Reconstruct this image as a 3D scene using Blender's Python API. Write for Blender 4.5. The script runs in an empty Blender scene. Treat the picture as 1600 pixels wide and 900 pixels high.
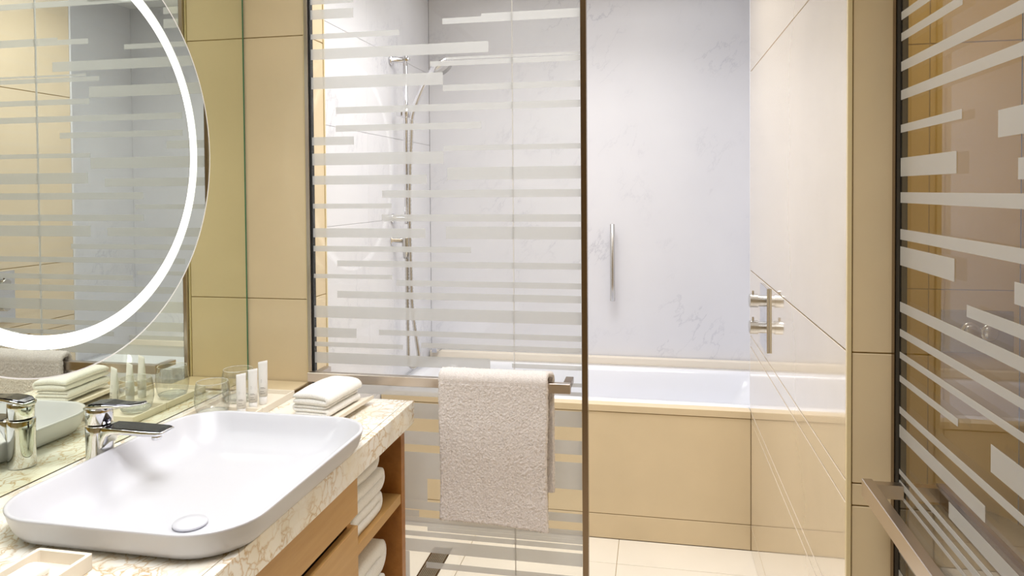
import bpy, bmesh, math, random
from mathutils import Vector, Matrix, noise
C = bpy.context.scene.collection
SC = bpy.context.scene
PI = math.pi

# ---------------------------------------------------------------- camera
CAM_F, YAW, PITCH, ROLL, CY0 = 1122.46, math.radians(11.25), math.radians(1.2946), math.radians(0.4161), 323.59
def cam_axes():
    cy, sy, cp, sp, cr, sr = math.cos(YAW), math.sin(YAW), math.cos(PITCH), math.sin(PITCH), math.cos(ROLL), math.sin(ROLL)
    r = Vector((cy, sy, 0)); f = Vector((-sy, cy, 0)); d = Vector((0, 0, -1))
    f2 = f*cp + d*sp; d2 = d*cp - f*sp
    return r*cr + d2*sr, d2*cr - r*sr, f2
cam = bpy.data.cameras.new('camera'); co = bpy.data.objects.new('camera', cam); C.objects.link(co)
R_, D_, F_ = cam_axes()
m = Matrix.Identity(4)
for i in range(3):
    m[i][0] = R_[i]; m[i][1] = -D_[i]; m[i][2] = -F_[i]
m[2][3] = 1.46
co.matrix_world = m
cam.sensor_width = 36; cam.lens = CAM_F/1600*36; cam.shift_y = (CY0-450)/1600
cam.clip_start = 0.01
SC.camera = co

# ---------------------------------------------------------------- world, lights, exposure
w = bpy.data.worlds.new('room_dark'); SC.world = w; w.use_nodes = True
w.node_tree.nodes['Background'].inputs[0].default_value = (0.9, 0.92, 1, 1)
w.node_tree.nodes['Background'].inputs[1].default_value = 0.05
SC.view_settings.view_transform = 'Standard'; SC.view_settings.look = 'None'
SC.view_settings.exposure = 0.0; SC.view_settings.gamma = 1.0
def area(name, loc, sx, sy, power, col=(1, 1, 1), rot=(0, 0, 0), spread=180):
    l = bpy.data.lights.new(name, 'AREA'); l.shape = 'RECTANGLE'; l.size = sx; l.size_y = sy
    l.energy = power; l.color = col; l.spread = math.radians(spread)
    o = bpy.data.objects.new(name, l); C.objects.link(o); o.location = loc; o.rotation_euler = rot
    return o
area('ceiling_lamp_vanity', (-0.72, 1.10, 2.5), 0.6, 1.3, 8.5, (.965, .975, 1), spread=140)
area('soft_fill_entry', (-0.38, 0.75, 2.5), 0.5, 0.5, 11, (.975, .98, 1), spread=125)  # added soft fill above the entry, no known fixture there
area('ceiling_lamp_shower', (-0.32, 2.55, 2.5), 1.0, 0.7, 22, (1, .985, .985), spread=150)
area('ceiling_lamp_tub', (-0.30, 3.25, 2.5), 1.4, 0.35, 3.5, (.97, .98, 1))
area('ceiling_lamp_toilet', (0.82, 1.6, 2.5), 0.4, 0.8, 6.0, (1, .93, .76))

# ---------------------------------------------------------------- material helpers
def lin(c):
    return tuple(((x/255)/12.92 if x/255 <= .04045 else ((x/255+.055)/1.055)**2.4) for x in c)
def mat(name, rgb, rough=.5, metal=0, **kw):
    m = bpy.data.materials.new(name); m.use_nodes = True
    b = m.node_tree.nodes['Principled BSDF']
    b.inputs['Base Color'].default_value = (*lin(rgb), 1); b.inputs['Roughness'].default_value = rough; b.inputs['Metallic'].default_value = metal
    for k, v in kw.items(): b.inputs[k.replace('_', ' ')].default_value = v
    return m
class N:
    def __init__(s, m): s.t = m.node_tree; s.b = s.t.nodes.get('Principled BSDF')
    def n(s, typ, **kw):
        x = s.t.nodes.new(typ)
        for k, v in kw.items():
            if k.startswith('i_'):
                key = k[2:]; key = int(key) if key.isdigit() else key.replace('_', ' ')
                x.inputs[key].default_value = v
            else: setattr(x, k, v)
        return x
    def l(s, a, b): s.t.links.new(a, b)
    def coord(s, scale=(1, 1, 1), rot=(0, 0, 0)):
        g = s.n('ShaderNodeNewGeometry'); mp = s.n('ShaderNodeMapping'); s.l(g.outputs['Position'], mp.inputs[0])
        mp.inputs['Scale'].default_value = scale; mp.inputs['Rotation'].default_value = rot
        return mp.outputs[0]
    def ramp(s, fac, stops):
        r = s.n('ShaderNodeValToRGB'); s.l(fac, r.inputs[0]); e = r.color_ramp.elements
        while len(e) < len(stops): e.new(.5)
        for k, (p, c) in enumerate(stops): e[k].position = p; e[k].color = (*c, 1)
        return r.outputs[0]
    def bump(s, h, strength, dist=.002):
        b = s.n('ShaderNodeBump'); b.inputs['Strength'].default_value = strength; b.inputs['Distance'].default_value = dist
        s.l(h, b.inputs['Height']); s.l(b.outputs[0], s.b.inputs['Normal'])

def tile_mat(name, rgb, rough=.12, coat=.6, var=.05):
    m = mat(name, rgb, rough); s = N(m)
    s.b.inputs['Coat Weight'].default_value = coat; s.b.inputs['Coat Roughness'].default_value = .03; s.b.inputs['Coat IOR'].default_value = 1.6
    c = s.coord((1, 1, 1))
    a = s.n('ShaderNodeTexNoise', i_Scale=3.0, i_Detail=6.0); s.l(c, a.inputs['Vector'])
    b0 = lin(rgb)
    col = s.ramp(a.outputs['Fac'], [(.3, tuple(x*(1-var) for x in b0)), (.7, tuple(min(1, x*(1+var)) for x in b0))])
    s.l(col, s.b.inputs['Base Color'])
    return m
M = {}
M['tile'] = tile_mat('beige_stone_tile', (226, 206, 170), .42, .25)
M['tile_gloss'] = tile_mat('polished_cream_tile', (220, 204, 178), .10, 1.0)
M['tile_niche'] = tile_mat('dim_lit_beige_tile', (212, 178, 96), .4, .2)  # the niche's dim yellow light is put into this tile colour
M['grout'] = mat('tile_grout', (176, 150, 100), .8)
M['grout_marble'] = mat('marble_joint', (196, 194, 196), .7)
M['tile_floor'] = tile_mat('cream_floor_tile', (243, 236, 222), .2, .4, .03)
M['edge_trim'] = mat('tile_edge_trim', (226, 208, 164), .3)
M['ceiling'] = mat('ceiling_paint', (240, 240, 238), .9)
M['wall_paint'] = mat('warm_wall_paint', (205, 188, 150), .7)
M['steel'] = mat('brushed_steel', (204, 194, 186), .28, 1.0)
M['steel_dark'] = mat('dark_brown_steel', (132, 112, 90), .25, 1.0)  # brown reflections on the stainless end post are put into this colour
M['chrome'] = mat('polished_chrome', (225, 225, 228), .04, 1.0)
M['chrome_satin'] = mat('satin_chrome', (205, 203, 200), .22, 1.0)
M['black'] = mat('black_seal', (14, 13, 12), .6)
M['ceramic'] = mat('white_ceramic', (208, 208, 214), .32, 0, Coat_Weight=.2, Coat_Roughness=.15)
M['acrylic'] = mat('white_bath_acrylic', (240, 241, 246), .10, 0, Coat_Weight=.4)
M['stone_tray'] = mat('pale_stone_tray', (238, 228, 212), .55)
M['soap'] = mat('white_soap', (246, 244, 240), .45)
M['plastic'] = mat('white_tube_plastic', (240, 238, 236), .35)
M['print'] = mat('grey_print', (150, 146, 142), .6)
M['yellow_print'] = mat('pale_yellow_print', (228, 220, 178), .6)
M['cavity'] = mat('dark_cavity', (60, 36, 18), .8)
M['backing'] = mat('mirror_backing', (70, 80, 74), .6)
M['soap_pink'] = mat('pale_pink_soap', (222, 196, 180), .4)

def marble(name):
    m = mat(name, (226, 226, 230), .34); s = N(m)
    c = s.coord((1, 1, 1))
    wn = s.n('ShaderNodeTexNoise', i_Scale=2.2, i_Detail=5.0, i_Roughness=.6); s.l(c, wn.inputs['Vector'])
    mp2 = s.n('ShaderNodeVectorMath', operation='MULTIPLY_ADD'); s.l(wn.outputs['Color'], mp2.inputs[0]); mp2.inputs[1].default_value = (.16, .16, .16); s.l(c, mp2.inputs[2])
    rot = s.n('ShaderNodeMapping'); s.l(mp2.outputs[0], rot.inputs[0]); rot.vector_type = 'TEXTURE'; rot.inputs['Rotation'].default_value = (0, math.radians(-52), math.radians(32)); rot.inputs['Scale'].default_value = (.8, .26, .26)
    v = s.n('ShaderNodeTexNoise', i_Scale=2.3, i_Detail=9.0, i_Roughness=.62); s.l(rot.outputs[0], v.inputs['Vector'])
    sub = s.n('ShaderNodeMath', operation='SUBTRACT'); s.l(v.outputs['Fac'], sub.inputs[0]); sub.inputs[1].default_value = .5
    ab = s.n('ShaderNodeMath', operation='ABSOLUTE'); s.l(sub.outputs[0], ab.inputs[0])
    vein = s.ramp(ab.outputs[0], [(0, (.75, .75, .75)), (.008, (.28, .28, .28)), (.026, (0, 0, 0))])
    mk = s.n('ShaderNodeTexNoise', i_Scale=2.6, i_Detail=3.0); s.l(c, mk.inputs['Vector'])
    mask = s.ramp(mk.outputs['Fac'], [(.50, (0, 0, 0)), (.66, (1, 1, 1))])
    mul = s.n('ShaderNodeMath', operation='MULTIPLY'); s.l(vein, mul.inputs[0]); s.l(mask, mul.inputs[1])
    base = s.ramp(mk.outputs['Fac'], [(.3, lin((232, 232, 236))), (.7, lin((226, 226, 231)))])
    mix = s.n('ShaderNodeMix', data_type='RGBA'); s.l(mul.outputs[0], mix.inputs[0]); s.l(base, mix.inputs[6]); mix.inputs[7].default_value = (*lin((192, 193, 202)), 1)
    s.l(mix.outputs[2], s.b.inputs['Base Color'])
    return m
M['marble'] = marble('white_grey_veined_marble')

def onyx(name, rough=.12):
    m = mat(name, (246, 240, 228), rough); s = N(m)
    s.b.inputs['Coat Weight'].default_value = .4
    c = s.coord((1, 1, 1))
    wn = s.n('ShaderNodeTexNoise', i_Scale=14.0, i_Detail=4.0); s.l(c, wn.inputs['Vector'])
    ad = s.n('ShaderNodeVectorMath', operation='MULTIPLY_ADD'); s.l(wn.outputs['Color'], ad.inputs[0]); ad.inputs[1].default_value = (.10, .10, .10); s.l(c, ad.inputs[2])
    st = s.n('ShaderNodeMapping'); s.l(ad.outputs[0], st.inputs[0]); st.inputs['Rotation'].default_value = (.4, .3, .7); st.inputs['Scale'].default_value = (2.0, .8, 1.0)
    v = s.n('ShaderNodeTexVoronoi', feature='DISTANCE_TO_EDGE', i_Scale=30.0); s.l(st.outputs[0], v.inputs['Vector'])
    vein = s.ramp(v.outputs['Distance'], [(0, (.85, .85, .85)), (.03, (.5, .5, .5)), (.13, (0, 0, 0))])
    mk = s.n('ShaderNodeTexNoise', i_Scale=9.0, i_Detail=4.0); s.l(c, mk.inputs['Vector'])
    mask = s.ramp(mk.outputs['Fac'], [(.36, (.08, .08, .08)), (.56, (1, 1, 1))])
    mul = s.n('ShaderNodeMath', operation='MULTIPLY'); s.l(vein, mul.inputs[0]); s.l(mask, mul.inputs[1])
    vc = s.ramp(mk.outputs['Fac'], [(.35, lin((206, 176, 124))), (.66, lin((198, 154, 76)))])
    cl = s.ramp(wn.outputs['Fac'], [(.3, lin((252, 250, 245))), (.75, lin((248, 240, 222)))])
    mix = s.n('ShaderNodeMix', data_type='RGBA'); s.l(mul.outputs[0], mix.inputs[0]); s.l(cl, mix.inputs[6]); s.l(vc, mix.inputs[7])
    s.l(mix.outputs[2], s.b.inputs['Base Color'])
    return m
M['joint'] = mat('brown_joint', (150, 128, 98), .7)
M['onyx'] = onyx('golden_veined_cream_stone')

def wood(name, rgb, dk):
    m = mat(name, rgb, .42); s = N(m)
    c = s.coord((14, 1.2, 14))
    a = s.n('ShaderNodeTexNoise', i_Scale=3.0, i_Detail=6.0, i_Roughness=.65); s.l(c, a.inputs['Vector'])
    s.l(s.ramp(a.outputs['Fac'], [(.3, lin(dk)), (.7, lin(rgb))]), s.b.inputs['Base Color'])
    return m
M['wood'] = wood('honey_oak_veneer', (204, 162, 102), (190, 146, 86))
M['wood_panel'] = wood('shaded_oak_side_panel', (180, 122, 60), (158, 102, 46))  # browner oak, with the shading of the panel also put into the colour

def cloth(name, rgb, scale, strength, dist=.003):
    m = mat(name, rgb, .95); s = N(m); s.b.inputs['Sheen Weight'].default_value = .3
    c = s.coord((1, 1, 1))
    a = s.n('ShaderNodeTexNoise', i_Scale=scale, i_Detail=3.0, i_Roughness=.6); s.l(c, a.inputs['Vector'])
    s.bump(a.outputs['Fac'], strength, dist)
    b0 = lin(rgb)
    s.l(s.ramp(a.outputs['Fac'], [(.35, tuple(x*.86 for x in b0)), (.62, b0)]), s.b.inputs['Base Color'])
    return m
M['terry'] = cloth('terry_towelling', (253, 244, 240), 320, .8, .004)
M['terry_white'] = cloth('white_flannel', (252, 250, 246), 420, .35, .002)

def glass_mat(name, tint=(1, 1, 1), ior=1.5, rough=0.0):
    m = bpy.data.materials.new(name); m.use_nodes = True; t = m.node_tree; t.nodes.clear()
    o = t.nodes.new('ShaderNodeOutputMaterial'); mx = t.nodes.new('ShaderNodeMixShader'); tr = t.nodes.new('ShaderNodeBsdfTransparent'); gl = t.nodes.new('ShaderNodeBsdfGlossy')
    fr = t.nodes.new('ShaderNodeFresnel'); gm = t.nodes.new('ShaderNodeNewGeometry')
    # the pane is passed without refraction, so the inner side uses the same outside-in index
    sel = t.nodes.new('ShaderNodeMapRange'); sel.inputs['To Min'].default_value = ior; sel.inputs['To Max'].default_value = 1/ior
    t.links.new(gm.outputs['Backfacing'], sel.inputs['Value']); t.links.new(sel.outputs[0], fr.inputs[0])
    tr.inputs[0].default_value = (*tint, 1); gl.inputs['Roughness'].default_value = rough
    t.links.new(fr.outputs[0], mx.inputs[0]); t.links.new(tr.outputs[0], mx.inputs[1]); t.links.new(gl.outputs[0], mx.inputs[2]); t.links.new(mx.outputs[0], o.inputs[0])
    return m
M['glass'] = glass_mat('clear_shower_glass', (.985, .99, .985), 1.45)
M['tumbler'] = mat('whitened_tumbler_glass', (250, 253, 250), .15, 0, Transmission_Weight=.75, IOR=1.4)  # whitened glass, bright rim and base highlights put into its colour
M['tumbler_wall'] = glass_mat('tumbler_wall_glass', (.985, .99, .985), 1.95)
M['glass_edge'] = mat('green_glass_edge', (70, 128, 96), .2)
def frost(name, rgb=(221, 221, 220), alpha=.55):
    m = bpy.data.materials.new(name); m.use_nodes = True; t = m.node_tree; t.nodes.clear()
    o = t.nodes.new('ShaderNodeOutputMaterial'); mx = t.nodes.new('ShaderNodeMixShader'); tr = t.nodes.new('ShaderNodeBsdfTransparent')
    m2 = t.nodes.new('ShaderNodeMixShader'); df = t.nodes.new('ShaderNodeBsdfDiffuse'); tl = t.nodes.new('ShaderNodeBsdfTranslucent')
    df.inputs[0].default_value = (*lin(rgb), 1); tl.inputs[0].default_value = (*lin(rgb), 1); m2.inputs[0].default_value = .5
    mx.inputs[0].default_value = alpha
    t.links.new(df.outputs[0], m2.inputs[1]); t.links.new(tl.outputs[0], m2.inputs[2])
    t.links.new(tr.outputs[0], mx.inputs[1]); t.links.new(m2.outputs[0], mx.inputs[2]); t.links.new(mx.outputs[0], o.inputs[0])
    return m
M['frost'] = frost('frosted_stripe_film')
def mirror_mat(name, tint):
    m = bpy.data.materials.new(name); m.use_nodes = True; b = m.node_tree.nodes['Principled BSDF']
    b.inputs['Base Color'].default_value = (*tint, 1); b.inputs['Metallic'].default_value = 1; b.inputs['Roughness'].default_value = 0
    return m
M['mirror'] = mirror_mat('silvered_mirror', (.86, .90, .76))
M['mirror_round'] = mirror_mat('silvered_round_mirror', (.66, .69, .63))
def emit(name, rgb, strength):
    m = bpy.data.materials.new(name); m.use_nodes = True; b = m.node_tree.nodes['Principled BSDF']
    b.inputs['Base Color'].default_value = (1, 1, 1, 1); b.inputs['Emission Color'].default_value = (*rgb, 1); b.inputs['Emission Strength'].default_value = strength
    return m
M['led'] = emit('lit_mirror_ring', (1, 1, 1), 1.3)

# ---------------------------------------------------------------- mesh helpers
def box(bm, x0, x1, y0, y1, z0, z1, bev=0, seg=2):
    x0, x1 = min(x0, x1), max(x0, x1); y0, y1 = min(y0, y1), max(y0, y1); z0, z1 = min(z0, z1), max(z0, z1)
    v = [bm.verts.new(p) for p in ((x0, y0, z0), (x1, y0, z0), (x1, y1, z0), (x0, y1, z0), (x0, y0, z1), (x1, y0, z1), (x1, y1, z1), (x0, y1, z1))]
    f = [bm.faces.new([v[i] for i in q]) for q in ((3, 2, 1, 0), (4, 5, 6, 7), (0, 1, 5, 4), (1, 2, 6, 5), (2, 3, 7, 6), (3, 0, 4, 7))]
    if bev:
        e = list({e for q in f for e in q.edges})
        bmesh.ops.bevel(bm, geom=e, offset=bev, segments=seg, affect='EDGES', profile=.5)
def mesh_obj(name, bm, m, parent=None, smooth=False):
    me = bpy.data.meshes.new(name); bmesh.ops.recalc_face_normals(bm, faces=bm.faces[:]); bm.to_mesh(me); bm.free()
    if m is not None: me.materials.append(m)
    if smooth:
        for p in me.polygons: p.use_smooth = True
    o = bpy.data.objects.new(name, me); C.objects.link(o)
    if parent is not None: o.parent = parent; o.matrix_parent_inverse = parent.matrix_world.inverted() if False else Matrix.Translation(-parent.location)
    return o
def bx(name, m, parent, *a, bev=0.0, seg=2):
    bm = bmesh.new(); box(bm, *a, bev=bev, seg=seg); return mesh_obj(name, bm, m, parent, False)
def thing(name, loc, label, cat, group=None):
    o = bpy.data.objects.new(name, None); C.objects.link(o); o.location = loc; o.empty_display_size = .05
    o['label'] = label; o['category'] = cat
    if group: o['group'] = group
    return o
def tag(o, label, cat, group=None):
    o['label'] = label; o['category'] = cat
    if group: o['group'] = group
    return o
def struct(o, label=None, cat=None):
    o['kind'] = 'structure'
    if label: o['label'] = label
    if cat: o['category'] = cat
    return o
def loft(bm, loops, cap0=True, cap1=True, closed=True):
    rings = [[bm.verts.new(p) for p in L] for L in loops]
    n = len(rings[0])
    for a, b in zip(rings, rings[1:]):
        for i in range(n if closed else n-1):
            j = (i+1) % n; bm.faces.new((a[i], a[j], b[j], b[i]))
    if cap0: bm.faces.new(rings[0][::-1])
    if cap1: bm.faces.new(rings[-1])
    return rings
def circ(cx, cy, z, r, n=24):
    return [(cx+r*math.cos(2*PI*i/n), cy+r*math.sin(2*PI*i/n), z) for i in range(n)]
def lathe(bm, cx, cy, prof, n=28, cap0=True, cap1=True):
    loft(bm, [circ(cx, cy, z, r, n) for r, z in prof], cap0, cap1)
def tube(bm, pts, r, n=12, cap=True):
    pts = [Vector(p) for p in pts]; loops = []; up = None
    for i, p in enumerate(pts):
        t = (pts[min(i+1, len(pts)-1)]-pts[max(i-1, 0)]).normalized()
        if up is None:
            up = t.orthogonal().normalized()
        up = (up - t*up.dot(t)).normalized(); s = t.cross(up)
        rr = r[i] if isinstance(r, (list, tuple)) else r
        loops.append([p+up*rr*math.cos(2*PI*k/n)+s*rr*math.sin(2*PI*k/n) for k in range(n)])
    loft(bm, loops, cap, cap)
def spline(pts, n=8):
    pts = [Vector(p) for p in pts]; out = []
    for i in range(len(pts)-1):
        p0 = pts[max(i-1, 0)]; p1 = pts[i]; p2 = pts[i+1]; p3 = pts[min(i+2, len(pts)-1)]
        for k in range(n):
            t = k/n
            out.append(.5*((2*p1)+(p2-p0)*t+(2*p0-5*p1+4*p2-p3)*t*t+(-p0+3*p1-3*p2+p3)*t**3))
    out.append(pts[-1]); return out
def rrect(x0, x1, y0, y1, r, z, n=8):
    pts = []
    r = min(r, (x1-x0)/2-1e-4, (y1-y0)/2-1e-4)
    for cx, cy, a0 in ((x1-r, y1-r, 0), (x0+r, y1-r, 90), (x0+r, y0+r, 180), (x1-r, y0+r, 270)):
        for k in range(n+1):
            a = math.radians(a0+90*k/n); pts.append((cx+r*math.cos(a), cy+r*math.sin(a), z))
    return pts

# ---------------------------------------------------------------- room shell
Z_TOP = 2.55
def tiled(name, kind_axis, plane, facing, u_list, z_list, m_tile, m_grout, back, gap=.0025, proud=.006, label=None):
    """wall slab whose visible side (axis='x' or 'y', at plane) carries separate tiles"""
    u0, u1 = u_list[0], u_list[-1]; z0, z1 = z_list[0], z_list[-1]
    p = plane - facing*proud*.6
    if kind_axis == 'y': w_ = bx(name, m_grout, None, u0, u1, p, p-facing*back, z0, z1)
    else: w_ = bx(name, m_grout, None, p, p-facing*back, u0, u1, z0, z1)
    struct(w_)
    for i in range(len(u_list)-1):
        for j in range(len(z_list)-1):
            a, b = u_list[i]+gap/2, u_list[i+1]-gap/2; c, d = z_list[j]+gap/2, z_list[j+1]-gap/2
            if kind_axis == 'y': bx('tile', m_tile, w_, a, b, plane-facing*proud*.62, plane, c, d, bev=.001, seg=1)
            else: bx('tile', m_tile, w_, plane-facing*proud*.62, plane, a, b, c, d, bev=.001, seg=1)
    return w_
# floor
fl = struct(bx('floor', M['grout'], None, -1.4, 1.3, -1.35, 3.9, -.05, -.004))
for (a, b) in ((-1.35, -.75), (-.75, -.15), (-.15, .45), (.45, 1.2)):
    ys = (-1.3, -.7, -.1, .5, 1.1, 1.7, 2.25, 2.80, 3.0) if b < .5 else (-1.3, -.7, -.1, .5, 1.1, 1.7, 2.56)
    for c, d in zip(ys, ys[1:]):
        if (a, c) == (-1.35, 2.25):
            continue
        bx('tile', M['tile_floor'], fl, a+.001, b-.001, c+.001, d-.001, -.005, 0, bev=.0006, seg=1)
# the tile cut around the linear drain
bx('tile', M['tile_floor'], fl, -1.349, -.893, 2.251, 2.799, -.005, 0)
bx('tile', M['tile_floor'], fl, -.815, -.751, 2.251, 2.799, -.005, 0)
struct(bx('ceiling', M['ceiling'], None, -1.4, 1.3, -1.35, 3.9, Z_TOP, Z_TOP+.05))
# left wall behind the mirror
struct(bx('wall_left', M['wall_paint'], None, -1.35, -1.262, -1.35, 2.17, 0, Z_TOP))
# tiled return between the mirror and the shower screen
tiled('wall_return', 'y', 2.04, -1, [-1.262, -1.052], [0, .33, 1.13, 1.94, Z_TOP], M['tile'], M['grout'], .128)
tiled('wall_return_side', 'x', -1.049, 1, [2.045, 2.168], [0, .33, 1.13, 1.94, Z_TOP], M['tile'], M['grout'], .006)
struct(bx('trim_1', M['edge_trim'], None, -1.0525, -1.046, 2.037, 2.0445, 0, Z_TOP, bev=.001))
struct(bx('trim_2', M['edge_trim'], None, -1.0525, -1.046, 2.1645, 2.172, 0, Z_TOP, bev=.001))
struct(bx('trim_3', M['tile'], None, -1.250, -1.05, 1.925, 2.034, .8706, .8765, bev=.0015))
# marble shower alcove
tiled('wall_shower_left', 'x', -1.2, 1, [2.17, 2.89, 3.75], [0, .565, 1.33, 1.71, 2.096, Z_TOP], M['marble'], M['grout_marble'], .1, gap=.0012)
tiled('wall_back', 'y', 3.75, -1, [-1.2, .62], [.56, Z_TOP], M['marble'], M['grout_marble'], .1, gap=.001)
struct(bx('wall_tub_end', M['marble'], None, .62, .72, 3.03, 3.85, 0, Z_TOP))
# polished tile wall on the right and its end face
tiled('wall_right', 'x', .377, -1, [1.538, 3.03], [0, .104, .53, .565, .825, .87, 1.133, 1.93, Z_TOP], M['tile_gloss'], M['grout'], .088, gap=.003)
tiled('wall_right_end', 'y', 1.53, -1, [.384, .462], [0, .825, .87, 1.133, 1.93, Z_TOP], M['tile'], M['grout'], .006, gap=.003)
struct(bx('trim_4', M['edge_trim'], None, .3745, .3835, 1.527, 1.5365, 0, Z_TOP, bev=.001))
struct(bx('trim_5', M['marble'], None, .377, .62, 3.03, 3.04, .60, Z_TOP))
# toilet niche
tiled('wall_toilet', 'y', 2.55, -1, [.468, .873, 1.14], [0, .33, 1.13, 1.925, Z_TOP], M['tile_niche'], M['grout'], .1, gap=.003)
tiled('wall_far_right', 'x', 1.14, -1, [-1.3, -.1, 1.2, 2.55], [0, .33, 1.13, 1.925, Z_TOP], M['tile_niche'], M['grout'], .1, gap=.003)
struct(bx('wall_rear', M['wall_paint'], None, -1.35, 1.24, -1.4, -1.3, 0, Z_TOP))
# bath apron and ledges
ap = tiled('wall_bath_apron', 'y', 3.0, -1, [-1.19, -.45, .377], [0, .104, .535], M['tile'], M['grout'], .02, gap=.003)
struct(bx('trim_6', M['tile'], None, -1.195, .376, 2.996, 3.05, .537, .565, bev=.0015))
struct(bx('trim_7', M['stone_tray'], None, -1.195, .615, 3.70, 3.744, .563, .600, bev=.002))

# ---------------------------------------------------------------- mirrors
bm_ = thing('wall_mirror', (-1.26, .4, .875), 'large frameless flat mirror covering the wall above the stone countertop', 'mirror')
bx('mirror_glass', M['mirror'], bm_, -1.258, -1.252, -1.2, 2.033, .872, 2.5)
bx('glass_edge', M['glass_edge'], bm_, -1.258, -1.2505, 2.0332, 2.0352, .872, 2.5)
rm = thing('round_mirror', (-1.252, 1.31, 1.565), 'round mirror with a glowing white light ring, mounted over the flat mirror', 'mirror')
RY, RZ = 1.31, 1.565
def disc(name, m, x0, x1, r0, r1, parent, n=128):
    bm = bmesh.new()
    P = lambda r, x: [(x, RY+r*math.cos(2*PI*i/n), RZ+r*math.sin(2*PI*i/n)) for i in range(n)]
    if r0 == 0: loft(bm, [P(r1, x0), P(r1, x1)])
    else:
        rings = loft(bm, [P(r0, x0), P(r1, x0), P(r1, x1), P(r0, x1)], False, False)
        for i in range(n):
            j = (i+1) % n; bm.faces.new((rings[3][i], rings[3][j], rings[0][j], rings[0][i]))
    return mesh_obj(name, bm, m, parent)
disc('mirror_face', M['mirror_round'], -1.216, -1.210, 0, .3975, rm)
disc('light_ring', M['led'], -1.2165, -1.2145, .398, .4265, rm)
disc('mirror_border', M['mirror_round'], -1.216, -1.210, .427, .481, rm)
disc('polished_edge', M['plastic'], -1.216, -1.2095, .4812, .484, rm)  # white colour stands in for light caught along the mirror edge
disc('backing', M['backing'], -1.2495, -1.2165, 0, .40, rm)

# ---------------------------------------------------------------- vanity
vc = thing('vanity_cabinet', (-.97, 1.1, 0), 'honey oak vanity cabinet with drawer front and open towel shelves', 'cabinet')
bx('side_panel', M['wood_panel'], vc, -1.24, -.69, 1.872, 1.90, .0, .806, bev=.001)
bx('divider', M['wood'], vc, -1.24, -.70, 1.535, 1.555, .08, .806)
bx('shelf', M['wood'], vc, -1.235, -.692, 1.5555, 1.8715, .597, .623, bev=.001)
bx('bottom_panel', M['wood'], vc, -1.235, -.70, -.2, 1.8715, .08, .1)
bx('back_panel', M['wood'], vc, -1.25, -1.241, -.2, 1.9, .08, .806)
bx('drawer_front', M['wood'], vc, -.702, -.682, -.2, 1.558, .708, .803, bev=.0015)
bx('door', M['wood'], vc, -.702, -.682, -.2, 1.558, .09, .682, bev=.0015)
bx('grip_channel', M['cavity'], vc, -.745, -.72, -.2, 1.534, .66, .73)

# basin geometry
BX0, BX1, BY0, BY1 = -1.125, -.643, .988, 1.592
ct = thing('countertop', (-.96, 1.0, .808), 'cream stone countertop with golden veins around the white basin', 'countertop')
def slab_with_hole():
    bm = bmesh.new(); hole = rrect(BX0+.0385, BX1-.0385, BY0+.0385, BY1-.0385, .082, 0, 8)
    X0, X1, Y0, Y1 = -1.2515, -.6875, -.2, 1.904; cx, cy = (BX0+BX1)/2, (BY0+BY1)/2
    outer = []
    for x, y, z in hole:
        dx, dy = x-cx, y-cy; k = 1e9
        if dx > 0: k = min(k, (X1-cx)/dx)
        if dx < 0: k = min(k, (X0-cx)/dx)
        if dy > 0: k = min(k, (Y1-cy)/dy)
        if dy < 0: k = min(k, (Y0-cy)/dy)
        outer.append([cx+dx*k, cy+dy*k])
    for (X, Y) in ((X0, Y0), (X0, Y1), (X1, Y0), (X1, Y1)):
        i = min(range(len(outer)), key=lambda q: (outer[q][0]-X)**2+(outer[q][1]-Y)**2)
        # snap the nearest point to the corner
        outer[i] = [X, Y]
    L = lambda P, z: [(p[0], p[1], z) for p in P]
    rings = loft(bm, [L(hole, .87), L(outer, .87), L(outer, .845), L(hole, .845)], False, False)
    n = len(hole)
    for i in range(n):
        j = (i+1) % n; bm.faces.new((rings[3][i], rings[3][j], rings[0][j], rings[0][i]))
    return bm
mesh_obj('slab', slab_with_hole(), M['onyx'], ct)
bx('front_apron', M['onyx'], ct, -.686, -.668, -.2, 1.921, .808, .8705, bev=.0012)
bx('end_apron', M['onyx'], ct, -1.2515, -.6875, 1.9055, 1.921, .808, .8705, bev=.0012)
bx('joint_filler', M['joint'], ct, -.6874, -.6862, -.2, 1.9048, .81, .8675)

wb = thing('washbasin', ((BX0+BX1)/2, (BY0+BY1)/2, .871), 'white ceramic rectangular basin with rounded corners, set on the countertop', 'basin')
bm = bmesh.new()
def bl(i, z, r): return rrect(BX0+i, BX1-i, BY0+i, BY1-i, r, z, 10)
loops = [bl(.031, .8712, .085), bl(.020, .8755, .092), bl(.011, .888, .10), bl(.005, .905, .105), bl(.0015, .918, .108), bl(.0005, .922, .108), bl(.002, .9238, .107), bl(.005, .9242, .104), bl(.008, .9235, .10), bl(.010, .921, .098)]
for i, z in ((.020, .906), (.032, .886), (.048, .868), (.068, .853), (.095, .843), (.13, .8365), (.17, .8325), (.21, .8305)):
    loops.append(bl(i, z, max(.02, .098-i*.25)))
loft(bm, loops, False, True)
mesh_obj('bowl', bm, M['ceramic'], wb, True)
bm = bmesh.new(); lathe(bm, -.864, 1.20, [(.030, .8335), (.0315, .837), (.030, .8395), (.012, .8405)], 32)
mesh_obj('drain_cover', bm, M['ceramic'], wb, True)

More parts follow.
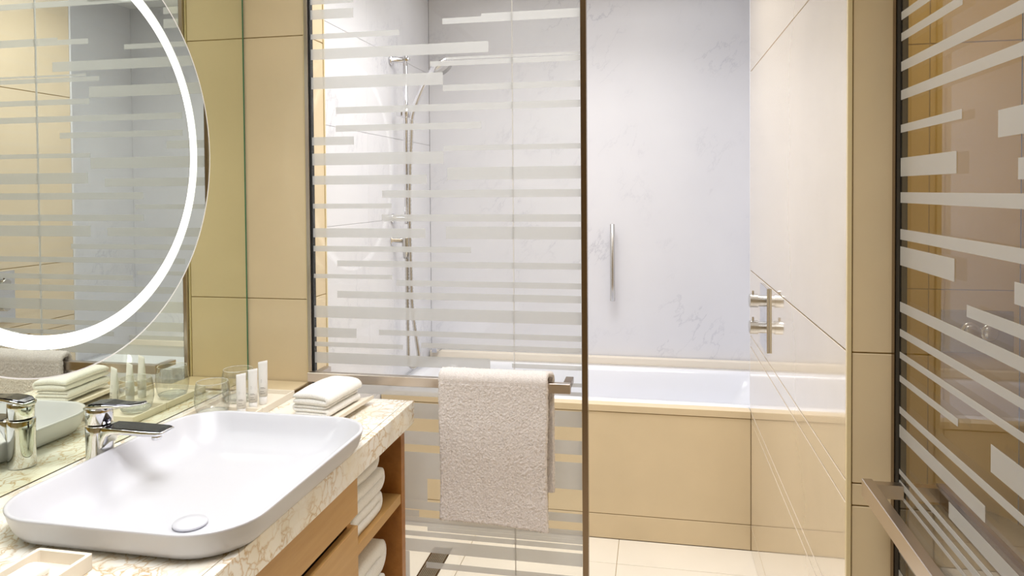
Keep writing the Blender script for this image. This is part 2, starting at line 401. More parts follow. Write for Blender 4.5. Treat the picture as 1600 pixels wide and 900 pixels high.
# faucet
FX, FY = -1.154, 1.31
fc = thing('basin_faucet', (FX, FY, .871), 'chrome single lever basin mixer tap standing between mirror and basin', 'faucet')
bm = bmesh.new()
prof = []
def fl_loop(z, rx, ry, sh=0): return [(FX+sh+rx*math.cos(2*PI*i/32), FY+ry*math.sin(2*PI*i/32), z) for i in range(32)]
loft(bm, [fl_loop(.8712, .0275, .0265), fl_loop(.873, .028, .027), fl_loop(.90, .0272, .026), fl_loop(.93, .0272, .026), fl_loop(.955, .028, .026), fl_loop(.972, .029, .0265), fl_loop(.9735, .028, .0255)])
mesh_obj('body', bm, M['chrome'], fc, True)
bm = bmesh.new()   # flat spout widening from the body, dark polished top
def sp(x, zt, zb, hw, r=.004):
    pts = []
    for k in range(20):
        a = 2*PI*k/20; cxx, sxx = math.cos(a), math.sin(a)
        y = hw*math.copysign(abs(cxx)**.35, cxx); z = (zt+zb)/2+(zt-zb)/2*math.copysign(abs(sxx)**.5, sxx)
        pts.append((x, FY+y, z))
    return pts
loft(bm, [sp(FX+.012, .9745, .915, .022), sp(FX+.026, .9745, .935, .0225), sp(FX+.034, .974, .952, .023), sp(FX+.045, .974, .958, .0235), sp(FX+.07, .9735, .960, .024), sp(FX+.12, .9725, .959, .024), sp(FX+.150, .972, .9605, .0235), sp(FX+.160, .9715, .963, .022), sp(FX+.163, .970, .966, .020)])
mesh_obj('spout', bm, M['chrome'], fc, True)
bm = bmesh.new(); lathe(bm, FX+.137, FY, [(.0095, .949), (.0105, .9505), (.0105, .962)], 20); mesh_obj('aerator', bm, M['chrome'], fc, True)
bm = bmesh.new()
loft(bm, [fl_loop(.976, .0235, .022), fl_loop(.978, .027, .0255), fl_loop(1.002, .0268, .0255), fl_loop(1.009, .026, .025), fl_loop(1.0115, .021, .02)])
mesh_obj('lever_collar', bm, M['chrome'], fc, True)
bm = bmesh.new(); loft(bm, [fl_loop(.972, .0215, .0205), fl_loop(.978, .0215, .0205)]); mesh_obj('seal_ring', bm, M['black'], fc, True)
bm = bmesh.new()
def lv(x, zc, t, hw):
    return [(x, FY+hw*math.copysign(abs(math.cos(2*PI*k/20))**.5, math.cos(2*PI*k/20)), zc+t/2*math.copysign(abs(math.sin(2*PI*k/20))**.6, math.sin(2*PI*k/20))) for k in range(20)]
loft(bm, [lv(FX-.027, 1.006, .004, .012), lv(FX-.022, 1.0095, .008, .020), lv(FX, 1.014, .011, .0235), lv(FX+.025, 1.0165, .010, .022), lv(FX+.055, 1.0165, .007, .018), lv(FX+.085, 1.019, .0045, .014), lv(FX+.108, 1.023, .003, .009), lv(FX+.113, 1.024, .001, .004)])
mesh_obj('lever', bm, M['chrome'], fc, True)

dark_metal = mat('dark_polished_top', (70, 68, 76), .08, 1.0)  # dark metal for thin plates laid over the spout and lever tops
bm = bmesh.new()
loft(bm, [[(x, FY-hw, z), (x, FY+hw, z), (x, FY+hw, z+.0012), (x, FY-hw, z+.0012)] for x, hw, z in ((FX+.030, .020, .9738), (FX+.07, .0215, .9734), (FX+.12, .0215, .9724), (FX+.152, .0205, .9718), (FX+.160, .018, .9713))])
mesh_obj('spout_top', bm, dark_metal, fc)
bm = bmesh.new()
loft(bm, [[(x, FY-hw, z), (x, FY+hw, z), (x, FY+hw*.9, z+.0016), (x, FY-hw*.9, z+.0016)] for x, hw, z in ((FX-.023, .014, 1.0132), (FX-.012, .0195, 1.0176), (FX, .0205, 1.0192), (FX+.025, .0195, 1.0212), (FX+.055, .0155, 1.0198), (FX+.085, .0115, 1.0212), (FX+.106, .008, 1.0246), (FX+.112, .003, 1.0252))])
mesh_obj('lever_top', bm, dark_metal, fc)
# ---------------------------------------------------------------- sheets: folded cloths and towels
def sheet(name, m, path, t, u0, u1, to3d, nu=12, amp=.0, fr=20, parent=None, seed=0, round_end=True, taper=.6):
    """path: list of 2-D points (a,b); thickness t; extruded from u0 to u1; to3d(a,b,u)"""
    pts = [Vector(p) for p in path]; n = len(pts); L, Rr = [], []
    for i, p in enumerate(pts):
        d = (pts[min(i+1, n-1)]-pts[max(i-1, 0)]).normalized(); nn = Vector((-d.y, d.x))
        e = min(i, n-1-i); th = t/2*(math.sqrt(1-(1-min(1, e/2+.25))**2) if round_end else 1)
        L.append((p, nn*th)); Rr.append((p, -nn*th))
    loop = L + Rr[::-1]
    bm = bmesh.new(); rings = []
    us = []
    for k in range(nu+1):
        f = k/nu
        us.append(u0+(u1-u0)*f)
    ext = [(u0, .35)] + [(u, 1.0) for u in us[0:1]] + [(u, 1.0) for u in us[1:-1]] + [(u1, 1.0), (u1, .35)]
    eps = min(t*.4, .004)*(1 if u1 > u0 else -1)
    ext[0] = (u0-eps, .35); ext[-1] = (u1+eps, .35)
    for u, s in ext:
        ring = []
        for p, off in loop:
            q = p+off*s
            v = Vector(to3d(q.x, q.y, u))
            if amp:
                v = v + Vector(noise.noise_vector((v*fr)+Vector((seed, seed, seed))))*amp
            ring.append(bm.verts.new(v))
        rings.append(ring)
    N2 = len(loop)
    for a, b in zip(rings, rings[1:]):
        for i in range(N2):
            j = (i+1) % N2; bm.faces.new((a[i], a[j], b[j], b[i]))
    for ring in (rings[0], rings[-1]):
        for i in range(n-1):
            bm.faces.new((ring[i], ring[i+1], ring[N2-2-i], ring[N2-1-i]))
    return mesh_obj(name, bm, m, parent, True)
def serpentine(w, t, layers, arc=8, seg=10, sag=0):
    """zigzag of layers, starting at the bottom, folds alternately right/left"""
    P = []; 
    for k in range(layers):
        z = t/2+k*t; a, b = (t*.5, w-t*.5)
        xs = [a+(b-a)*i/seg for i in range(seg+1)]
        if k % 2: xs = xs[::-1]
        P += [(x, z) for x in xs]
        if k < layers-1:
            cx = xs[-1]; s = 1 if k % 2 == 0 else -1
            for q in range(1, arc):
                a_ = -PI/2+PI*q/arc; P.append((cx+s*t/2*math.cos(a_), z+t/2+t/2*math.sin(a_)))
    return P
# washcloths
CX, CY = -.915, 1.695
def wc(z0, label, w, l, t, dx=0, dy=0, seed=0, puff=0.0, layers=4):
    def to3(a, b, u):
        f = a/w; g = (u-CY)/l
        bulge = puff*math.sin(PI*min(1, max(0, f)))**.6*math.sin(PI*min(1, max(0, .08+.84*g)))**.5*(b/(layers*t)) if puff else 0
        x = CX+dx+a; y = u+dy
        # slight turn
        an = math.radians(-5); X = CX+(x-CX)*math.cos(an)-(y-CY)*math.sin(an); Y = CY+(x-CX)*math.sin(an)+(y-CY)*math.cos(an)
        return (X, Y, z0+b+bulge)
    o = sheet('washcloth', M['terry_white'], serpentine(w, t, layers), t*.94, CY, CY+l, to3, 12, .0012, 30, None, seed)
    return tag(o, label, 'washcloth', 'folded washcloths in the stone dish')
wc(.8868, 'folded white washcloth lying flat in the stone dish under another', .098, .165, .0095, 0, 0, 1, 0, 3)
wc(.9165, 'puffy folded white washcloth on top of the pair in the dish', .103, .172, .0125, -.003, -.004, 5, .015, 2)

# shelf towels (rounded fold at the far end, edge towards the room)
def shelf_towel(z0, label, yend, h, xf, ystart=1.557, seed=0, layers=2, group=None):
    t = h/layers; w_ = yend-ystart
    P = serpentine(w_, t, layers, 10)
    P = [(a, b) for a, b in P]
    def to3(a, b, u): return (u, ystart+a, z0+b-.004*math.sin(PI*b/h)*0)
    o = sheet('folded_towel', M['terry_white'], P, t*.95, -1.08, xf, to3, 14, .0022, 12, None, seed)
    return tag(o, label, 'towel', 'folded towels on the open vanity shelves')
shelf_towel(.6236, 'thick folded white towel at the bottom of the upper shelf stack', 1.765, .056, -.708, seed=1)
shelf_towel(.6812, 'thick folded white towel in the middle of the upper shelf stack', 1.772, .058, -.705, seed=2)
shelf_towel(.7406, 'thick folded white towel topmost under the countertop', 1.752, .056, -.712, seed=3)
for k, (lab, ye) in enumerate((('folded white towel lowest of the stack in the bottom compartment', 1.80), ('folded white towel second from bottom in the lower compartment', 1.79), ('folded white towel third from bottom in the lower compartment', 1.80), ('folded white towel fourth from bottom in the lower compartment', 1.785), ('folded white towel fifth from bottom in the lower compartment', 1.80), ('folded white towel below the topmost one in the lower compartment', 1.785))):
    shelf_towel(.101+k*.0585, lab, ye, .057, -.712, seed=10+k)
shelf_towel(.101+6*.0585, 'large folded white towel on top of the lower compartment stack', 1.795, .088, -.715, seed=33, layers=2)

# ---------------------------------------------------------------- things on the countertop
tr = thing('vanity_tray', (-1.11, 1.76, .8708), 'long pale stone tray against the mirror holding glasses and tubes', 'tray')
def tray(parent, x0, x1, y0, y1, z0, h, wall, m, name='tray_section'):
    bm = bmesh.new()
    L = [rrect(x0, x1, y0, y1, .004, z0, 3), rrect(x0, x1, y0, y1, .004, z0+h, 3), rrect(x0+wall, x1-wall, y0+wall, y1-wall, .003, z0+h, 3), rrect(x0+wall+.001, x1-wall-.001, y0+wall+.001, y1-wall-.001, .003, z0+.006, 3)]
    loft(bm, L); return mesh_obj(name, bm, m, parent)
tray(tr, -1.195, -1.022, 1.60, 1.727, .8708, .017, .005, M['stone_tray'])
tray(tr, -1.195, -1.022, 1.7285, 1.902, .8708, .017, .005, M['stone_tray'])
bx('base', M['stone_tray'], tr, -1.19, -1.027, 1.605, 1.897, .8706, .8712)

def tumbler(x, y, z, label):
    bm = bmesh.new()
    out = [(.030, 0), (.034, .003), (.0388, .0114), (.041, .018), (.0445, .038), (.0445, .055), (.042, .075), (.0395, .088), (.0388, .0895)]
    inn = [(.0375, .0885), (.0402, .075), (.0427, .055), (.0427, .038), (.0392, .020), (.033, .0115), (.0, .0095)]
    lathe(bm, x, y, [(r, z+h) for r, h in out[2:]+[(r_+.0012, h_) for r_, h_ in inn[:6]]], 40, False, False)
    o = thing('tumbler', (x, y, z), label, 'glass', 'glass tumblers on the stone tray')
    mesh_obj('bowl', bm, M['tumbler_wall'], o, True)
    bm = bmesh.new(); lathe(bm, x, y, [(r, z+h) for r, h in [(.030, 0), (.034, .003), (.0385, .0112), (.0355, .0115), (.031, .0095)]], 40)
    mesh_obj('thick_base', bm, M['tumbler'], o, True)
    bm = bmesh.new(); lathe(bm, x, y, [(.0394, z+.0892), (.0392, z+.0902), (.0384, z+.0902), (.0380, z+.0892)], 40, False, False); mesh_obj('rim', bm, M['tumbler'], o, True)
    return o
tumbler(-1.138, 1.680, .8772, 'clear glass tumbler in the near section of the stone tray')
tumbler(-1.148, 1.815, .8772, 'clear glass tumbler behind the tubes, nearer the tiled wall')

def tubeb(x, y, z, h, label, yaw):
    o = thing('toiletry_tube', (x, y, z), label, 'tube', 'white toiletry tubes on the stone tray')
    bm = bmesh.new(); ca, sa = math.cos(yaw), math.sin(yaw)
    loops = []
    for f, rx, ry in ((0, .0098, .0098), (.03, .0105, .0105), (.2, .0108, .0108), (.2001, .0118, .0118), (.45, .0122, .0105), (.7, .0125, .0070), (.88, .0127, .0030), (.93, .0127, .0012), (1.0, .0127, .0010)):
        loops.append([(x+ca*rx*math.cos(2*PI*k/24)-sa*ry*math.sin(2*PI*k/24), y+sa*rx*math.cos(2*PI*k/24)+ca*ry*math.sin(2*PI*k/24), z+f*h+(.0025*(f-.8)/.2*math.cos(2*PI*k/24) if f > .8 else 0)) for k in range(24)])
    loft(bm, loops[3:]); mesh_obj('tube_body', bm, M['plastic'], o, True)
    bm = bmesh.new(); loft(bm, loops[:3]); mesh_obj('cap', bm, M['plastic'], o, True)
    # printed lines following the front of the tube
    def line(f0, f1, a0, a1, m, nm):
        bm = bmesh.new(); rows = []
        for f in (f0, f1):
            row = []
            for k in range(7):
                a = a0+(a1-a0)*k/6
                t_ = (f-.2)/.8; rx = .0118+.0009*t_+.00025; ry = .0118*(1-t_**1.6*.95)+.00025
                X, Y = rx*math.cos(a), ry*math.sin(a); row.append(bm.verts.new((x+ca*X-sa*Y, y+sa*X+ca*Y, z+f*h)))
            rows.append(row)
        for k in range(6): bm.faces.new((rows[0][k], rows[0][k+1], rows[1][k+1], rows[1][k]))
        mesh_obj(nm, bm, m, o)
    A0 = -PI/2
    for f in (.26, .31, .38, .40, .52, .55, .58):
        line(f, f+.009, A0-.35, A0+(.75 if f not in (.31, .40) else .45), M['print'], 'printed_line')
    line(.63, .72, A0-.3, A0+.55, M['yellow_print'], 'printed_line')
    return o
tubeb(-1.062, 1.692, .8772, .110, 'small white toiletry tube nearest the basin, first of three', math.radians(14))
tubeb(-1.063, 1.7495, .8772, .108, 'small white toiletry tube standing in the middle of three', math.radians(14))
tubeb(-1.062, 1.7985, .8772, .118, 'small white toiletry tube farthest back of three', math.radians(14))

# washcloth dish: shallow curved plate
ds = thing('stone_dish', (-.88, 1.775, .8708), 'shallow curved stone dish carrying two folded washcloths', 'dish')
def dish(y0, y1):
    bm = bmesh.new(); xs = [-.955+.178*i/12 for i in range(13)]
    up = lambda x: .0145*(abs((x+.866)/.089))**2.6
    tp = [(x, .8795+up(x)) for x in xs]; bt = [(x, .8709+up(x)*.93) for x in xs]
    prof_ = tp+bt[::-1]
    an = math.radians(-4)
    def T(x, y, z): return (-.866+(x+.866)*math.cos(an)-(y-1.775)*math.sin(an), 1.775+(x+.866)*math.sin(an)+(y-1.775)*math.cos(an), z)
    loft(bm, [[T(x, y0, z) for x, z in prof_], [T(x, y1, z) for x, z in prof_]])
    return mesh_obj('dish_half', bm, M['stone_tray'], ds)
dish(1.668, 1.774); dish(1.7755, 1.882)
bx('foot', M['stone_tray'], ds, -.90, -.83, 1.70, 1.85, .8702, .8712)

# soap dish
sd = thing('soap_tray', (-.91, .885, .8708), 'small square-edged stone soap tray at the near end of the basin', 'tray')
tray(sd, -.968, -.868, .80, .967, .8708, .024, .007, M['stone_tray'], 'tray_body')
bm = bmesh.new(); L = []
for f, i in ((0, .006), (.003, .001), (.008, 0), (.013, .001), (.0165, .006), (.018, .014)):
    L.append(rrect(-.951+i, -.911-i, .84+i, .935-i, .010, .8775+f, 5))
loft(bm, L); tag(mesh_obj('soap_bar', bm, M['soap'], None, True), 'white oblong soap bar lying in the stone soap tray', 'soap')
bm = bmesh.new(); L = []
for f, i in ((0, .004), (.003, .001), (.007, 0), (.011, .001), (.014, .005)):
    L.append(rrect(-.903+i, -.882-i, .84+i, .908-i, .008, .8775+f, 5))
loft(bm, L); tag(mesh_obj('soap_bar', bm, M['soap_pink'], None, True), 'narrow pale pink soap beside the white bar in the soap tray', 'soap')

# ---------------------------------------------------------------- shower screen with stripes
GY = 2.04
SL = [(-1.027, -0.888, 1.985, 2.014), (-1.028, -0.743, 1.925, 1.941), (-1.029, -0.472, 1.863, 1.895), (-1.03, -0.61, 1.774, 1.81), (-0.948, -0.404, 1.697, 1.717), (-0.949, -0.495, 1.643, 1.662), (-1.033, -0.891, 1.603, 1.628), (-1.034, -0.61, 1.542, 1.578), (-1.035, -0.662, 1.483, 1.51), (-0.61, -0.208, 1.95, 1.967), (-0.493, -0.208, 1.967, 1.975), (-0.649, -0.209, 1.828, 1.843), (-0.61, -0.209, 1.754, 1.772), (-0.61, -0.437, 1.579, 1.594), (-0.599, -0.45, 1.494, 1.53), (-0.803, -0.434, 1.442, 1.464), (-1.036, -0.773, 1.41, 1.425), (-0.804, -0.44, 1.371, 1.392), (-1.037, -0.668, 1.322, 1.35), (-0.605, -0.463, 1.32, 1.356), (-1.038, -0.529, 1.279, 1.296), (-0.95, -0.212, 1.234, 1.252), (-1.039, -0.774, 1.197, 1.21), (-0.76, -0.212, 1.178, 1.195), (-0.951, -0.212, 1.138, 1.159), (-1.041, -0.212, 1.076, 1.112), (-1.042, -0.89, 1.016, 1.045), (-0.818, -0.213, 1.028, 1.044), (-1.042, -0.742, 0.987, 1.001), (-0.685, -0.213, 0.994, 1.009), (-1.043, -0.474, 0.936, 0.969), (-0.409, -0.213, 0.945, 0.958), (-1.044, -0.623, 0.848, 0.899), (-1.045, -0.214, 0.781, 0.827), (-1.046, -0.214, 0.702, 0.742), (-1.047, -0.215, 0.601, 0.679), (-1.049, -0.67, 0.531, 0.601), (-1.05, -0.215, 0.506, 0.5305), (-1.05, -0.697, 0.483, 0.503), (-1.05, -0.216, 0.456, 0.4825), (-0.671, -0.216, 0.443, 0.4555), (-1.051, -0.216, 0.425, 0.44), (-1.051, -0.216, 0.378, 0.416), (-0.676, -0.216, 0.331, 0.349), (-1.052, -0.728, 0.298, 0.377), (-0.297, -0.214, 0.897, 0.908), (-0.297, -0.214, 0.871, 0.882)]
sc_ = thing('shower_screen', (-.62, GY, .0), 'striped clear glass shower screen with steel post and towel rail', 'glass screen')
bx('glass_pane', M['glass'], sc_, -1.028, -.4045, GY, GY+.008, .01, 2.25)
bx('glass_pane', M['glass'], sc_, -.4015, -.2055, GY, GY+.008, .01, 2.25)
bx('pane_seal', M['plastic'], sc_, -.4042, -.4018, GY+.001, GY+.007, .01, 2.25)
bx('wall_channel', M['steel'], sc_, -1.0455, -1.033, GY-.012, GY+.018, 0, 2.27, bev=.001)
bx('black_seal', M['black'], sc_, -1.0328, -1.0285, GY-.006, GY+.014, 0, 2.25)
post = bx('end_post', M['steel_dark'], sc_, -.2050, -.1885, GY-.010, GY+.018, 0, 2.27, bev=.001)
rng = random.Random(4)
zz = 2.03
SLx = list(SL)
while zz < 2.22:
    SLx.append((-1.027, rng.choice((-.888, -.61, -.45)), zz, zz+.022)); zz += .055
zz = .04
while zz < .28:
    SLx.append((rng.choice((-1.05, -.67)), rng.choice((-.216, -.216, -.5)), zz, zz+.024)); zz += .042
def stripe_len(a, b, z0, z1):
    return bx('frosted_stripe', M['frost'], sc_, max(a, -1.0275), b, GY-.0012, GY-.0006, z0, z1)
SLx += [(-.876, -.21, 2.075, 2.094), (-.6, -.21, 1.846, 1.853)]
for a, b, z0, z1 in SLx:
    b2 = -.2065 if b > -.465 else b
    stripe_len(a, b2, z0, z1)
# towel rail on the screen
rail = bx('towel_rail', M['steel'], sc_, -1.0, -.227, 1.935, 1.957, .905, .932, bev=.001, seg=1)
for x in (-.985, -.240):
    bx('standoff', M['steel_dark'] if x > -.5 else M['steel'], rail, x-.011, x+.011, 1.957, GY-.0015, .911, .927, bev=.0008, seg=1)

# towel on the rail
P = []
for k in range(160): P.append((1.920+.0025*math.sin(k*.05), .538+(.930-.538)*k/160))
for k in range(0, 11):
    a = PI-PI*k/10; P.append((1.946+.026*math.cos(a), .934+.020*math.sin(a)))
for k in range(1, 90): P.append((1.972-.001*math.sin(k*.09), .930-(.930-.615)*k/90))
def to3(a, b, u):
    f = (u+.44)/.15
    y = a; z = b
    x = u
    if a > 1.95:
        x = u+.012
    else:
        x = u + .002*math.sin(b*16)*f
        z = b - (.010*max(0, f) if b < .62 else 0)
    return (x, y+.0015*math.sin(u*14+b*5), z)
tw = sheet('bath_towel', M['terry'], P, .016, -.590, -.292, to3, 150, .0024, 300, None, 2)
tag(tw, 'thick off-white terry towel draped over the screen towel rail', 'towel')

# ---------------------------------------------------------------- glass door on the right
GX = .46
SR = [(1.21, 1.486, 1.738, 1.753), (0.72, 1.486, 1.681, 1.699), (0.72, 1.486, 1.627, 1.645), (1.21, 1.486, 1.565, 1.58), (1.229, 1.486, 1.482, 1.517), (0.72, 1.091, 1.528, 1.565), (0.72, 1.035, 1.47, 1.498), (0.72, 1.486, 1.432, 1.452), (0.72, 1.486, 1.362, 1.382), (1.234, 1.486, 1.313, 1.349), (0.72, 1.042, 1.308, 1.337), (0.72, 1.486, 1.224, 1.243), (0.72, 1.187, 1.266, 1.284), (0.72, 1.486, 1.177, 1.191), (0.72, 1.486, 1.135, 1.147), (1.217, 1.486, 1.09, 1.102), (0.72, 1.486, 1.029, 1.042), (1.122, 1.486, 0.983, 1.007), (0.72, 1.105, 1.063, 1.102), (0.72, 1.249, 0.934, 0.959), (0.72, 1.486, 0.912, 0.921), (0.72, 1.486, 0.888, 0.9), (1.022, 1.486, 0.868, 0.875), (0.72, 1.486, 1.778, 1.793), (1.091, 1.486, 1.829, 1.848)]
gd = thing('glass_door', (GX, 1.49, 0), 'open striped glass door hinged to the right hand tiled wall', 'glass door')
bx('glass_pane', M['glass'], gd, GX, GX+.008, .72, 1.487, .012, 2.25)
bx('hinge_channel', M['steel_dark'], gd, GX-.004, GX+.004, 1.508, 1.5255, 0, 2.27)
bx('black_seal', M['black'], gd, GX-.002, GX+.012, 1.488, 1.507, 0, 2.25)
z2 = 1.88
SRx = list(SR)
while z2 < 2.2:
    SRx.append((.72, rng.choice((1.486, 1.23)), z2, z2+.022)); z2 += .06
z2 = .06
while z2 < .85:
    SRx.append((rng.choice((.72, .95)), 1.486, z2, z2+rng.choice((.015, .03)))); z2 += .05
for a, b, z0, z1 in SRx:
    bx('frosted_stripe', M['frost'], gd, GX-.0012, GX-.0006, a, b, z0, z1)
for side, nm in ((-1, 'pull_bar'), (1, 'pull_bar')):
    xo = GX-.071 if side < 0 else GX+.008+.052
    bar = bx(nm, M['steel'] if side < 0 else M['steel_dark'], gd, xo, xo+.019, .78, 1.476, .868, .902, bev=.001, seg=1)
    for y in (1.458, .80):
        if side < 0: bx('standoff', M['steel'], bar, xo+.019, GX-.0015, y, y+.018, .872, .898)
        else: bx('standoff', M['steel'], bar, GX+.0085, xo, y, y+.018, .872, .898)

# ---------------------------------------------------------------- bathtub
tb = thing('bathtub', (-.3, 3.38, 0), 'white built-in bathtub behind the beige tiled apron', 'bathtub')
bm = bmesh.new()
TX0, TX1, TY0, TY1 = -1.19, .612, 3.052, 3.698
def tl(i, z, r, j=None): 
    j = i if j is None else j
    return rrect(TX0+j, TX1-j, TY0+i, TY1-i, r, z, 10)
loft(bm, [tl(.004, .50, .02), tl(0, .50, .02), tl(0, .562, .02), tl(.002, .566, .02), tl(.045, .566, .08, .06), tl(.056, .562, .09, .072), tl(.064, .548, .10, .085), tl(.080, .46, .12, .13), tl(.10, .34, .14, .19), tl(.125, .24, .15, .25), tl(.165, .18, .14, .31), tl(.23, .155, .09, .40)], False, True)
mesh_obj('tub_shell', bm, M['acrylic'], tb, True)
bm = bmesh.new(); lathe(bm, -.85, 3.36, [(.028, .157), (.03, .160), (.02, .162)], 24); mesh_obj('drain', bm, M['chrome'], tb, True)
bx('overflow_slot', M['chrome_satin'], tb, -1.085, -1.02, 3.640, 3.652, .488, .502, bev=.002)
tf = thing('bath_spout', (-1.15, 3.70, .60), 'small chrome bath filler spout on the rear ledge corner', 'spout')
bx('spout_block', M['chrome'], tf, -1.170, -1.140, 3.655, 3.72, .6005, .622, bev=.003)
bx('spout_base', M['chrome_satin'], tf, -1.172, -1.138, 3.704, 3.74, .6002, .604, bev=.001)
# grab bar on the back wall
gb = thing('grab_bar', (-.207, 3.74, 1.09), 'short vertical chrome grab bar on the marble wall above the tub', 'grab bar')
bm = bmesh.new(); tube(bm, [(-.213, 3.688, z) for z in (.893, .895, 1.0, 1.285, 1.287)], [.010, .0125, .0125, .0125, .010], 20)
mesh_obj('bar', bm, M['chrome_satin'], gb, True)
for z in (.93, 1.25):
    bm = bmesh.new(); tube(bm, [(-.213, 3.700, z), (-.213, 3.7495, z)], .008, 14); mesh_obj('mount', bm, M['chrome_satin'], gb, True)

# ---------------------------------------------------------------- shower mixer on the right wall
mx_ = thing('shower_mixer', (.377, 2.62, 1.015), 'chrome plate with two round knobs on the polished right wall', 'shower mixer')
bx('plate', M['chrome'], mx_, .3685, .3765, 2.530, 2.690, .905, 1.125, bev=.001)
for z in (1.072, .980):
    bm = bmesh.new(); tube(bm, [(.3684, 2.605, z), (.3500, 2.605, z), (.3495, 2.605, z), (.330, 2.605, z), (.323, 2.605, z), (.321, 2.605, z)], [.020, .020, .0235, .0235, .0235, .021], 28)
    k = mesh_obj('knob', bm, M['chrome_satin'], mx_, True)
    for p in k.data.polygons: p.use_smooth = False
    bx('grip_pin', M['chrome'], k, .329, .337, 2.601, 2.609, z+.022, z+.036, bev=.001, seg=1)

# ---------------------------------------------------------------- shower rail set
sr = thing('shower_rail', (-1.2, 3.17, 1.7), 'chrome shower riser rail with hand shower and ribbed hose', 'shower')
bm = bmesh.new(); tube(bm, [(-1.128, 3.17, z) for z in (1.31, 1.5, 1.8, 2.105)], .011, 18); mesh_obj('riser', bm, M['chrome'], sr, True)
for z in (2.068, 1.335):
    bm = bmesh.new(); tube(bm, [(-1.1995, 3.17, z), (-1.198, 3.17, z), (-1.190, 3.17, z), (-1.189, 3.17, z), (-1.115, 3.17, z), (-1.108, 3.17, z)], [.02, .024, .024, .012, .012, .010], 18); mesh_obj('bracket', bm, M['chrome'], sr, True)
bm = bmesh.new(); tube(bm, [(-1.128, 3.17, 1.80), (-1.128, 3.17, 1.802), (-1.128, 3.17, 1.842), (-1.128, 3.17, 1.845)], [.014, .018, .018, .014], 18)
sl = mesh_obj('slider', bm, M['chrome'], sr, True)
bx('slider_knob', M['chrome'], sl, -1.17, -1.14, 3.155, 3.185, 1.808, 1.838, bev=.006)
bm = bmesh.new(); hs = spline([(-1.098, 3.165, 1.79), (-1.088, 3.16, 1.83), (-1.045, 3.14, 1.915), (-1.0, 3.12, 1.98), (-.968, 3.10, 2.012), (-.95, 3.09, 2.02)], 6)
tube(bm, hs, [.0105+.004*i/len(hs) for i in range(len(hs))], 16); hd = mesh_obj('hand_shower', bm, M['chrome'], sr, True)
bm = bmesh.new()
ax = Vector((.62, -.22, -.76)).normalized(); cen = Vector((-.925, 3.085, 2.012))
o1 = ax.orthogonal().normalized(); o2 = ax.cross(o1)
L = []
for d, r in ((-.026, .014), (-.02, .03), (-.008, .050), (.002, .054), (.006, .053), (.0065, .048)):
    L.append([cen+ax*d+o1*r*math.cos(2*PI*k/32)+o2*r*math.sin(2*PI*k/32) for k in range(32)])
loft(bm, L); mesh_obj('shower_head', bm, M['chrome'], hd, True)
bm = bmesh.new()
L = [[cen+ax*d+o1*r*math.cos(2*PI*k/32)+o2*r*math.sin(2*PI*k/32) for k in range(32)] for d, r in ((.0066, .047), (.009, .046))]
loft(bm, L); mesh_obj('spray_face', bm, M['chrome_satin'], hd, True)
# ribbed hose from the slider down in a loop and back up to the outlet
hp = spline([(-1.098, 3.165, 1.79), (-1.100, 3.16, 1.70), (-1.108, 3.155, 1.5), (-1.112, 3.16, 1.3), (-1.110, 3.165, 1.10), (-1.105, 3.165, .93), (-1.085, 3.16, .78), (-1.074, 3.16, .70), (-1.082, 3.16, .655), (-1.105, 3.16, .645), (-1.124, 3.165, .67), (-1.128, 3.17, .75), (-1.130, 3.17, .95), (-1.130, 3.17, 1.12), (-1.135, 3.17, 1.20)], 22)
bm = bmesh.new(); tube(bm, hp, [(.0095 if i % 2 else .0078) for i in range(len(hp))], 10); mesh_obj('hose', bm, M['chrome_satin'], sr, True)
bm = bmesh.new(); tube(bm, [(-1.1995, 3.17, 1.235), (-1.195, 3.17, 1.235), (-1.194, 3.17, 1.235), (-1.135, 3.17, 1.235)], [.028, .028, .014, .014], 20); mesh_obj('wall_outlet', bm, M['chrome'], sr, True)
bm = bmesh.new(); tube(bm, [(-1.133, 3.17, 1.252), (-1.133, 3.17, 1.245), (-1.133, 3.17, 1.20), (-1.133, 3.17, 1.15)], [.016, .019, .019, .012], 20); mesh_obj('outlet_elbow', bm, M['chrome_satin'], sr, True)

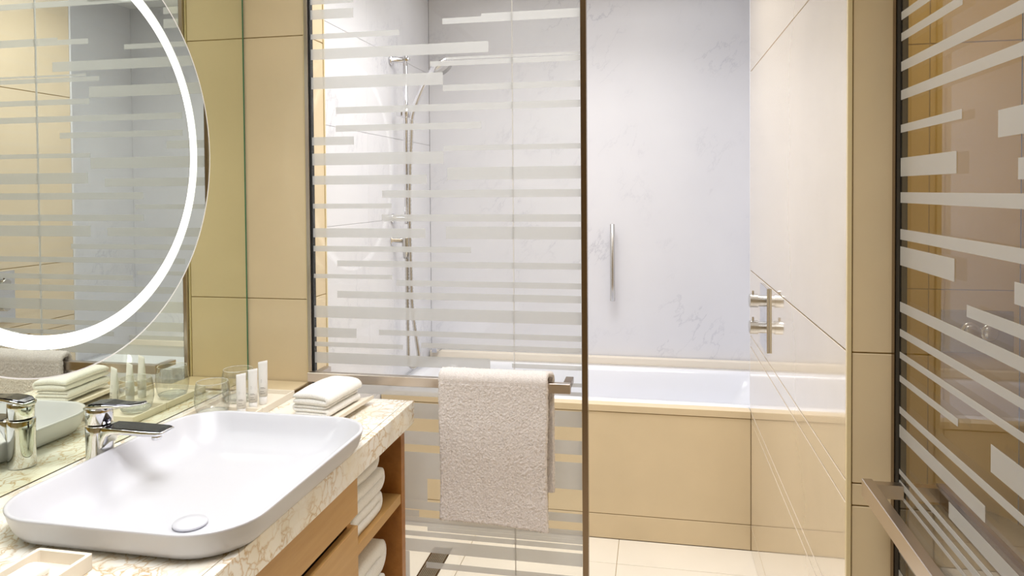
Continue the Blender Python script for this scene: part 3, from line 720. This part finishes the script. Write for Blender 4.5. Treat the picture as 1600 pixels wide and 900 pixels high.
# ---------------------------------------------------------------- floor drain
fd = thing('floor_drain', (-.854, 2.55, 0), 'dark slotted linear drain grate in the shower floor', 'drain')
bx('channel', M['cavity'], fd, -.891, -.817, 2.252, 2.798, -.004, -.0005)
for x in (-.8905, -.8205): bx('frame_bar', M['steel_dark'], fd, x, x+.003, 2.252, 2.798, -.0005, .003)
drm = mat('drain_steel', (150, 140, 122), .5, .5)
for i in range(9):
    x = -.8845+i*.0072
    bx('grate_bar', drm, fd, x, x+.0038, 2.254, 2.796, -.0004, .0028)
bm = bmesh.new()
for i in range(14):
    y = 2.256+i*.041; box(bm, -.8865, -.8215, y, y+.0025, -.0004, .0022)
st = mesh_obj('cross_bars', bm, drm, fd); st['kind'] = 'stuff'

# ---------------------------------------------------------------- toilet niche
fp = thing('flush_plate', (1.0, 2.55, 1.0), 'chrome flush plate with two round buttons seen through the glass door', 'flush plate')
bx('plate', M['chrome_satin'], fp, .908, 1.118, 2.538, 2.5495, .928, 1.066, bev=.003)
for x, r in ((.992, .033), (1.046, .027)):
    bm = bmesh.new(); tube(bm, [(x, 2.5375, .995), (x, 2.534, .995), (x, 2.533, .995)], [r, r, r*.92], 32); b_ = mesh_obj('button', bm, M['chrome'], fp, True)
    bm = bmesh.new(); tube(bm, [(x, 2.5332, .995), (x, 2.5315, .995)], [r*.7, r*.66], 32); mesh_obj('button_centre', bm, M['chrome'], b_, True)
wt = thing('toilet', (.99, 2.5, 0), 'white wall-hung toilet below the flush plate', 'toilet')
def tloop(s, z, yo=0, hw=.18, ln=.54):
    pts = []
    for k in range(40):
        a = 2*PI*k/40; cx_, sx_ = math.cos(a), math.sin(a)
        x = .935+hw*s*math.copysign(abs(cx_)**.8, cx_); y = 2.549-ln/2*(s if s < 1 else 1)-(1-s)*0+ln/2*s*math.copysign(abs(sx_)**.75, sx_)
        pts.append((x, min(2.548, y+(1-s)*ln/2), z))
    return pts
bm = bmesh.new(); loft(bm, [tloop(.55, .10), tloop(.7, .14), tloop(.88, .24), tloop(.97, .34), tloop(.98, .385)]); mesh_obj('toilet_bowl', bm, M['ceramic'], wt, True)
bm = bmesh.new(); loft(bm, [tloop(.985, .388), tloop(1.0, .394), tloop(1.0, .402), tloop(.97, .408)]); mesh_obj('seat', bm, M['ceramic'], wt, True)
bm = bmesh.new(); loft(bm, [tloop(.98, .4095), tloop(.995, .413), tloop(.99, .420), tloop(.95, .425)]); mesh_obj('lid', bm, M['ceramic'], wt, True)
